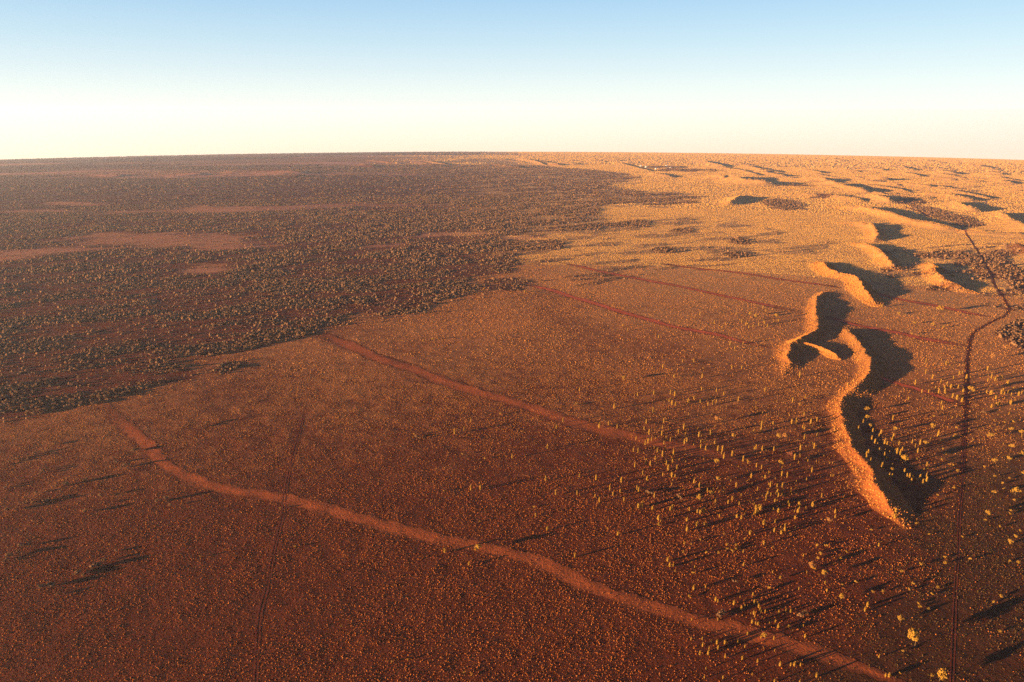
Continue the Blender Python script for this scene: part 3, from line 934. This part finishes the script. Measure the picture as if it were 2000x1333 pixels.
for lst, w, kd in (
    (Z(1200, 820, 4.4425, [(1027, 165), (1410, 168), (875, 385), (1425, 395), (877, 535), (836, 660), (726, 700)]), 8, 'oak'),
    (Z(1200, 820, 4.4425, [(1468, 170), (885, 20)]), 9, 'dull'),
    (Z(1200, 820, 4.4425, [(1510, 305), (660, 590), (715, 615)]), 12, 'dead'),
    (Z(1200, 820, 4.4425, [(375, 920), (965, 1090), (1050, 1095), (970, 1132), (1005, 1142), (1042, 1130), (790, 1160), (897, 1163), (738, 1050), (1165, 975), (1748, 1095), (1770, 1160), (1752, 1205), (595, 1080)]), 6, 'shrub'),
    (Z(1200, 820, 4.4425, [(1700, 1285)]), 9, 'dull'),
    (Z(1560, 780, 4.545, [(595, 110), (595, 188), (625, 255), (842, 285), (1168, 262), (1113, 408), (820, 645), (1720, 565), (1685, 348), (1868, 445), (1865, 285), (1960, 310), (1972, 510), (1855, 550), (1980, 672), (1715, 845), (1655, 1030), (1865, 1282)]), 7.5, 'oak'),
    (Z(1560, 780, 4.545, [(930, 568), (1905, 850)]), 13, 'oak'),
    (Z(1560, 780, 4.545, [(1185, 155), (1385, 255), (1422, 152), (1153, 352), (1265, 452), (1290, 490), (1255, 540), (1125, 615), (1328, 585), (1353, 590), (1393, 642), (1360, 790), (1040, 722), (1725, 690), (1632, 604), (1855, 704), (1795, 748), (1805, 804), (1930, 811), (1895, 900), (1865, 994), (1860, 1020), (1640, 1074), (1765, 1132), (1435, 1226), (1910, 1225), (1950, 1172), (1385, 324), (1358, 335), (1252, 373), (1815, 208), (1893, 208), (880, 728), (1090, 838), (1217, 858), (1030, 1110), (1147, 1201), (630, 1162)]), 5.5, 'shrub'),
    (Z(1560, 780, 4.545, [(260, 1100)]), 9, 'dull'),
    (Z(1300, 1040, 2.857, [(147, 233), (127, 362), (838, 76), (888, 77), (855, 124), (842, 149), (965, 150), (1003, 112), (812, 203), (630, 259), (570, 317), (980, 296), (1055, 281), (1308, 221), (1410, 183), (1548, 140), (1550, 175), (1693, 153), (1915, 62), (1940, 27), (1912, 162), (1957, 172), (1203, 332), (1148, 331), (1370, 292), (1348, 323), (1510, 307), (1480, 348), (1410, 417), (1455, 432), (1400, 400), (1315, 667), (1300, 790), (1478, 802), (1857, 359), (1823, 392), (1857, 555), (680, 528)]), 7, 'shrub'),
    (Z(1300, 1040, 2.857, [(880, 250), (968, 375), (1300, 493), (545, 594)]), 9, 'oak'),
    (Z(1300, 1040, 2.857, [(1383, 632)]), 22, 'oak'),
    (Z(1300, 1040, 2.857, [(1520, 826)]), 19, 'oak'),
    (Z(800, 780, 4.0, [(525, 1192)]), 11, 'oak'),
    (Z(800, 780, 4.0, [(1285, 50), (1300, 44), (263, 726), (583, 469), (400, 438), (963, 846), (1940, 988), (1540, 1010), (540, 960), (30, 285), (700, 122)]), 5, 'shrub'),
    (Z(1700, 480, 4.167, [(548, 540), (795, 1198)]), 9, 'oak'),
    (Z(1700, 480, 4.167, [(215, 560), (325, 726), (82, 503), (345, 638), (580, 668), (495, 648), (530, 211), (635, 246), (655, 253), (28, 388)]), 6.5, 'shrub'),
    (Z(1700, 480, 4.167, [(1080, 850), (980, 922)]), 8, 'dull'),
    (Z(1050, 480, 3.636, [(600, 955), (1495, 503), (1540, 517), (1685, 520)]), 6.5, 'oak'),
    (Z(1050, 480, 3.636, [(265, 1132), (1165, 876), (960, 932), (1285, 970), (1850, 1130)]), 4.5, 'shrub'),
    ([(943, 567), (1022, 572), (843, 665), (825, 668), (486, 787), (575, 1070), (664, 1225), (545, 995), (390, 1090), (920, 1320), (905, 1315), (763, 1295), (795, 1290)], 5.5, 'shrub'),
):
    round_px += [(a, b, w, kd) for a, b in lst]
mulga_px = Z(0, 850, 4.0, [(100, 200), (130, 190), (200, 165), (260, 150), (300, 140), (60, 220), (20, 240), (320, 290), (350, 270), (300, 310), (30, 420), (50, 400), (150, 545), (180, 548), (240, 545), (340, 530), (270, 550), (370, 505), (320, 540), (50, 600), (520, 390), (500, 395), (430, 410), (640, 370), (660, 360), (940, 260), (970, 250), (1000, 243), (1060, 120), (1030, 130), (420, 80), (440, 70), (780, 485), (780, 545), (660, 610), (900, 220), (1240, 520), (1290, 510), (1220, 530), (1320, 560), (270, 460), (20, 1000), (40, 980), (60, 960), (90, 950), (130, 930), (590, 1100), (620, 1080), (640, 1105), (680, 1080), (700, 1055), (740, 1035), (770, 1030), (600, 1080), (900, 915), (800, 990), (300, 1210), (340, 1195), (370, 1185), (400, 1190), (440, 1255), (210, 870), (150, 880)])
mulga_px += [(398, 832), (388, 836), (404, 829), (810, 855), (818, 858), (1325, 972), (1328, 976), (1262, 962), (1268, 966), (1405, 1202), (1410, 1200), (1402, 1205), (1432, 1139), (1917, 806), (1922, 808), (1560, 1205), (1570, 1200)]

# --- where a plant stands, in words
REG = [
    ('on the plain below the near bare strip', lambda x, y: y > strip_y(x) and x < 1250),
    ('in the cluster below the near strip', lambda x, y: y > strip_y(x) and x < 1560),
    ('on the darkest ground near the vehicle track', lambda x, y: y > 1075 and x >= 1560),
    ('beyond the dark vehicle track', lambda x, y: x > 1884 and y > 660),
    ('in the clump beside the vehicle track', lambda x, y: x > 1805 and 690 < y < 850),
    ('in the shade of the near dune', lambda x, y: x > dune_x(y) and y > 780 and x < dune_x(y) + 95),
    ('between the dune shade and the track', lambda x, y: x > dune_x(y) and y > 690),
    ('behind the dunes beside the crimson strips', lambda x, y: x > 1690 and y <= 690),
    ('between the near strip and the broad strip', lambda x, y: x < 1205 and y > strip2_y(x)),
    ('at the sparse edge of the grove', lambda x, y: x < 1300 and y > 900),
    ('in the grove where the broad strip ends', lambda x, y: x < 1420 and 815 < y < 930),
    ('in the grove facing the sunlit dune', lambda x, y: x >= 1420 and 815 < y < 960),
    ('in the open grove toward the dune toe', lambda x, y: y >= 930 and x >= 1300),
    ('between the crimson strips and the hooked dune', lambda x, y: y < 700 and x > 1330),
    ('on the slope below the hooked dune', lambda x, y: 700 <= y <= 815 and x > 1280),
    ('on the open plain above the broad strip', lambda x, y: True),
]


def strip_y(x):
    p = np.array(STRIPS[0][2])
    return float(np.interp(x, p[:, 0], p[:, 1]))


def strip2_y(x):
    p = np.array(STRIPS[1][2])
    return float(np.interp(x, p[:, 0], p[:, 1]))


def dune_x(y):
    p = np.array(RIDGES[0][0])
    return float(np.interp(y, p[:, 1], p[:, 0])) if y < 1030 else 1765.0


def region(x, y):
    for k, (n, f) in enumerate(REG):
        if f(x, y):
            return k


def px_to_m(px, py):
    """metres per photograph pixel across the view at a ground pixel"""
    x, y = at(px, py)
    zc = y * Fv[1] - (H + (x * x + y * y) / (2 * RAD)) * Fv[2]
    return zc / FPX


def superlatives(items, noun, look):
    """items: (obj, px, py, size). Give every one a label that says which it is where the photo lets one say it."""
    byr = {}
    for it in items:
        byr.setdefault(region(it[1], it[2]), []).append(it)
    for k, its in byr.items():
        place = REG[k][0]
        left = list(its)
        if len(its) == 1:
            its[0][0]['label'] = f'lone {look} {noun} {place}'
            its[0][0]['group'] = f'{noun}s {place}'
            continue
        for word, key in (('tallest', lambda t: -t[3]), ('nearest', lambda t: -t[2]), ('farthest', lambda t: t[2]), ('leftmost', lambda t: t[1]), ('rightmost', lambda t: -t[1]), ('shortest', lambda t: t[3])):
            if len(left) < 2:
                break
            t = min(left, key=key)
            left.remove(t)
            t[0]['label'] = f'{word} {look} {noun} {place}'
        # loners: far from every other one of the region
        for t in left:
            dmin = min(math.hypot(t[1] - u[1], t[2] - u[2]) for u in its if u is not t)
            word = 'isolated' if dmin > 28 else ('paired' if dmin < 6 else 'ordinary')
            t[0]['label'] = f'{look} {noun} {place}' if word == 'ordinary' else (f'{look} {noun} standing apart {place}' if word == 'isolated' else f'{look} {noun} beside a close twin {place}')
        for t in its:
            t[0]['group'] = f'{noun}s {place}'


# --- young columnar desert oaks
seen = set()
cols = []
for q in col_px:
    key = (round(q[0] / 3), round(q[1] / 3))
    if key in seen or not (-5 < q[0] < 2005):
        continue
    seen.add(key)
    cols.append(q)
prs = np.random.RandomState(17)
csz = np.array([(0.62 + 0.5 * prs.rand()) * min(1.15, max(0.5, (px_to_m(*q) / 0.44) ** 1.35)) for q in cols])
prio = np.array([csz[i] / px_to_m(*q) for i, q in enumerate(cols)])
order = np.argsort(-prio)
named = set(order[:290].tolist())
items = []
rest_pos = []
for i, (px, py) in enumerate(cols):
    x, y = at(px, py + 3)
    z = float(ground_z(x, y)[0])
    s = csz[i]
    if i not in named:
        rest_pos.append((x, y, z, s))
        continue
    v = i % 5
    e = bpy.data.objects.new('young_desert_oak', None)
    link(e)
    e.location = (x, y, z)
    e.scale = (s * (0.75 + 0.4 * prs.rand()), s * (0.75 + 0.4 * prs.rand()), s)
    if py > 985 or px > 1850:
        e.scale = (e.scale[0] * 1.5, e.scale[1] * 1.5, e.scale[2] * 0.9)
    e.rotation_euler = (0, 0, prs.rand() * 6.28)
    e['category'] = 'young tree'
    obj('crown', COLS[v][0], e)
    obj('trunk', COLS[v][1], e)
    items.append((e, px, py, s))
superlatives(items, 'young oak', 'slender yellow')
# the smaller rest of the grove
def jitter_poly(n, poly, seed):
    r = np.random.RandomState(seed)
    P = np.array(poly, float)
    x = P[:, 0].min() + r.rand(n) * np.ptp(P[:, 0])
    y = P[:, 1].min() + r.rand(n) * np.ptp(P[:, 1])
    k = in_poly(x, y, poly)
    return list(zip(x[k], y[k]))


extra = jitter_poly(420, [(1220, 790), (1420, 740), (1600, 800), (1660, 960), (1560, 1060), (1300, 960), (1230, 880)], 1)
extra += jitter_poly(90, [(1660, 850), (1720, 850), (1830, 930), (1800, 960), (1690, 900)], 2)
extra += jitter_poly(160, [(1800, 700), (2000, 720), (2000, 900), (1900, 900), (1840, 800)], 3)
extra += jitter_poly(140, [(1380, 600), (1540, 610), (1500, 670), (1390, 660)], 4)
extra += jitter_poly(110, [(1280, 1000), (1640, 1080), (1560, 1330), (1340, 1330)], 5)
extra += jitter_poly(120, [(1720, 590), (1900, 610), (1880, 690), (1760, 680)], 6)
for px, py in extra:
    x, y = at(px, py)
    rest_pos.append((x, y, float(base_z(x, y)), 0.16 + 0.34 * prs.rand() ** 1.4))
rp = np.array(rest_pos)
rp[:, 2] = ground_z(rp[:, 0], rp[:, 1])
sp = []
for v in range(5):
    m = np.arange(len(rp)) % 5 == v
    tv, tf = COLS[v][2], COLS[v][3]
    sp.append(scatter(tv, tf, rp[m, 0], rp[m, 1], rp[m, 2], rp[m, 3] * 1.15, rp[m, 3], prs.rand(m.sum()) * 6.28))
tv, tf = join(sp)
tag(obj('oak_seedling_scatter', mesh_from('oak_seedling_scatter', tv, tf, [M_oak])), 'tiny yellow oak seedlings strewn through the groves and dune shade', 'seedlings', kind='stuff')

# --- spreading oaks, round shrubs, dead shrubs
oak_items, shrub_items = [], []
for i, (px, py, w, kd) in enumerate(round_px):
    if not (-10 < px < 2012):
        continue
    mpp = px_to_m(px, py)
    x, y = at(px, py)
    z = float(ground_z(x, y)[0])
    width = w * mpp * (0.9 + 0.2 * prs.rand())
    e = bpy.data.objects.new({'oak': 'desert_oak', 'dull': 'rusty_oak', 'dead': 'dead_shrub', 'shrub': 'round_shrub'}[kd], None)
    link(e)
    e.location = (x, y, z)
    e.rotation_euler = (0, 0, prs.rand() * 6.28)
    if kd in ('oak', 'dull'):
        k = width / 6.0 * 1.5
        e.scale = (k, k, k)
        e['category'] = 'tree'
        obj('crown', ROUND[i % 4][1 if kd == 'dull' else 0], e)
        obj('trunk', ROUND[i % 4][2], e)
        oak_items.append((e, px, py, width, kd))
    elif kd == 'dead':
        k = width / 4.0
        e.scale = (k, k, k)
        e['category'] = 'dead shrub'
        obj('branches', DEAD[i % 2], e)
        e['label'] = ['bare reddish twiggy shrub in the grove facing the sunlit dune', 'bare reddish twiggy shrub amid the thin young oaks', 'smaller bare reddish shrub beside the other twiggy one'][(('dead', i)[1]) % 3]
    else:
        k = width / 3.0 * 1.05
        e.scale = (k, k, k * (0.85 + 0.4 * prs.rand()))
        e['category'] = 'shrub'
        obj('foliage', BUSH[i % 5][0], e)
        shrub_items.append((e, px, py, width))
superlatives([t[:4] for t in oak_items if t[4] == 'oak'], 'spreading oak', 'broad golden')
superlatives([t[:4] for t in oak_items if t[4] == 'dull'], 'rusty oak', 'reddish brown')
superlatives(shrub_items, 'round shrub', 'squat golden')

# --- mulga shrubs big enough to tell apart
mi = []
for i, (px, py) in enumerate(mulga_px):
    x, y = at(px, py)
    mi.append((x, y, (2.6 + 2.4 * prs.rand()), px, py))
for x, y, s in near_x:
    a, b = to_px(np.array([x]), np.array([y]))
    mi.append((x, y, s, float(a[0]), float(b[0])))


def mreg(px, py):
    if px > 1880 and py > 600:
        return 'in the dense dark thicket beyond the bend of the track'
    if px > 1000 or (py > 830 and px > 380):
        return 'in a small lone cluster on the open plain'
    if py > 1000:
        return 'on the darkest red ground below the curve of the near strip'
    if py > 828:
        return 'in the streaks of scrub beside the start of the near strip'
    if px < 220:
        return 'along the ragged woodland edge nearest the start of the near strip'
    if px < 480:
        return 'along the woodland edge by the detached spur of scrub'
    if px < 720:
        return 'along the woodland edge above the start of the broad strip'
    return 'along the far woodland edge toward the crimson strips'


byr = {}
for i, (x, y, s, px, py) in enumerate(mi):
    o = obj('mulga_shrub', MUL[i % 6])
    z = float(ground_z(x, y)[0])
    o.location = (x, y, z)
    o.scale = (s * 1.05, s * 1.05, s * (0.6 + 0.2 * prs.rand()))
    o.rotation_euler = (0, 0, prs.rand() * 6.28)
    o['category'] = 'shrub'
    place = mreg(px, py)
    o['label'] = 'dark leafy mulga shrub ' + place
    o['group'] = 'mulga shrubs ' + place
    byr.setdefault(place, []).append((o, px, py, s))
for place, its in byr.items():
    left = list(its)
    for word, key in (('biggest', lambda t: -t[3]), ('nearest', lambda t: -t[2]), ('leftmost', lambda t: t[1]), ('rightmost', lambda t: -t[1]), ('smallest', lambda t: t[3])):
        if len(left) < 2:
            break
        t = min(left, key=key)
        left.remove(t)
        t[0]['label'] = f'{word} dark mulga shrub {place}'

# ------------------------------------------------------------------ far homestead sheds
m, nt, b = newmat('white_painted_iron')
nt.links.new(mixc(nt, noise_node(nt, nnode(nt, 'ShaderNodeTexCoord').outputs['Object'], 0.6, 3).outputs[0], (0.75, 0.73, 0.70), (0.82, 0.81, 0.79)), b.inputs['Base Color'])
M_white = m
for px, py, L, lab in ((1299.5, 325.6, 16, 'largest white homestead shed on the far golden plain'), (1249, 325.4, 12, 'white shed at the far edge of the homestead'), (1259, 327.4, 11, 'white shed between two others at the far homestead'), (1307, 329.2, 8, 'small white hut beside the largest shed'), (1278, 331.0, 8, 'small white hut nearest of the far homestead')):
    x, y = at(px, py)
    e = link(bpy.data.objects.new('homestead_shed', None))
    e.location = (x, y, float(ground_z(x, y)[0]) - 0.5)
    e.rotation_euler = (0, 0, 0.3)
    tag(e, lab, 'shed', 'white sheds of the far homestead')
    w, h = L * 0.4, 5.5
    v = [(-L / 2, -w, 0), (L / 2, -w, 0), (L / 2, w, 0), (-L / 2, w, 0), (-L / 2, -w, h), (L / 2, -w, h), (L / 2, w, h), (-L / 2, w, h), (-L / 2, 0, h + 2.8), (L / 2, 0, h + 2.8)]
    me = bpy.data.meshes.new('shed_wall')
    me.from_pydata(v, [], [(0, 1, 5, 4), (1, 2, 6, 9, 5), (2, 3, 7, 6), (3, 0, 4, 8, 7)])
    me.materials.append(M_white)
    obj('wall', me, e)
    o_ = 0.6
    v = [(-L / 2 - o_, -w - o_, h - 0.1), (L / 2 + o_, -w - o_, h - 0.1), (L / 2 + o_, 0, h + 3.0), (-L / 2 - o_, 0, h + 3.0), (L / 2 + o_, w + o_, h - 0.1), (-L / 2 - o_, w + o_, h - 0.1)]
    me = bpy.data.meshes.new('shed_roof')
    me.from_pydata(v, [], [(0, 1, 2, 3), (3, 2, 4, 5)])
    me.materials.append(M_white)
    obj('roof', me, e)

# ------------------------------------------------------------------ the air
hm = bpy.data.materials.new('evening_haze')
hm.use_nodes = True
nt = hm.node_tree
for n in list(nt.nodes):
    nt.nodes.remove(n)
pv = nt.nodes.new('ShaderNodeVolumePrincipled')
pv.inputs['Color'].default_value = (0.66, 0.80, 1.0, 1)
pv.inputs['Density'].default_value = 0.000046
pv.inputs['Anisotropy'].default_value = 0.4
mo = nt.nodes.new('ShaderNodeOutputMaterial')
nt.links.new(pv.outputs['Volume'], mo.inputs['Volume'])
zlo = float(zf.min()) - 3
zhi = H + 60
S = 14700.0
v = [(sx * S, sy * S, zz) for zz in (zlo, zhi) for sx, sy in ((-1, -1), (1, -1), (1, 1), (-1, 1))]
me = bpy.data.meshes.new('haze')
me.from_pydata(v, [], [(3, 2, 1, 0), (4, 5, 6, 7), (0, 1, 5, 4), (1, 2, 6, 5), (2, 3, 7, 6), (3, 0, 4, 7)])
me.materials.append(hm)
tag(obj('haze', me), 'thin pale evening haze over the plain', 'haze', kind='stuff')
SC.cycles.use_denoising = False
SC.cycles.use_adaptive_sampling = False
SC.cycles.max_bounces = 4
SC.cycles.diffuse_bounces = 2
SC.cycles.volume_bounces = 0
SC.cycles.transparent_max_bounces = 8
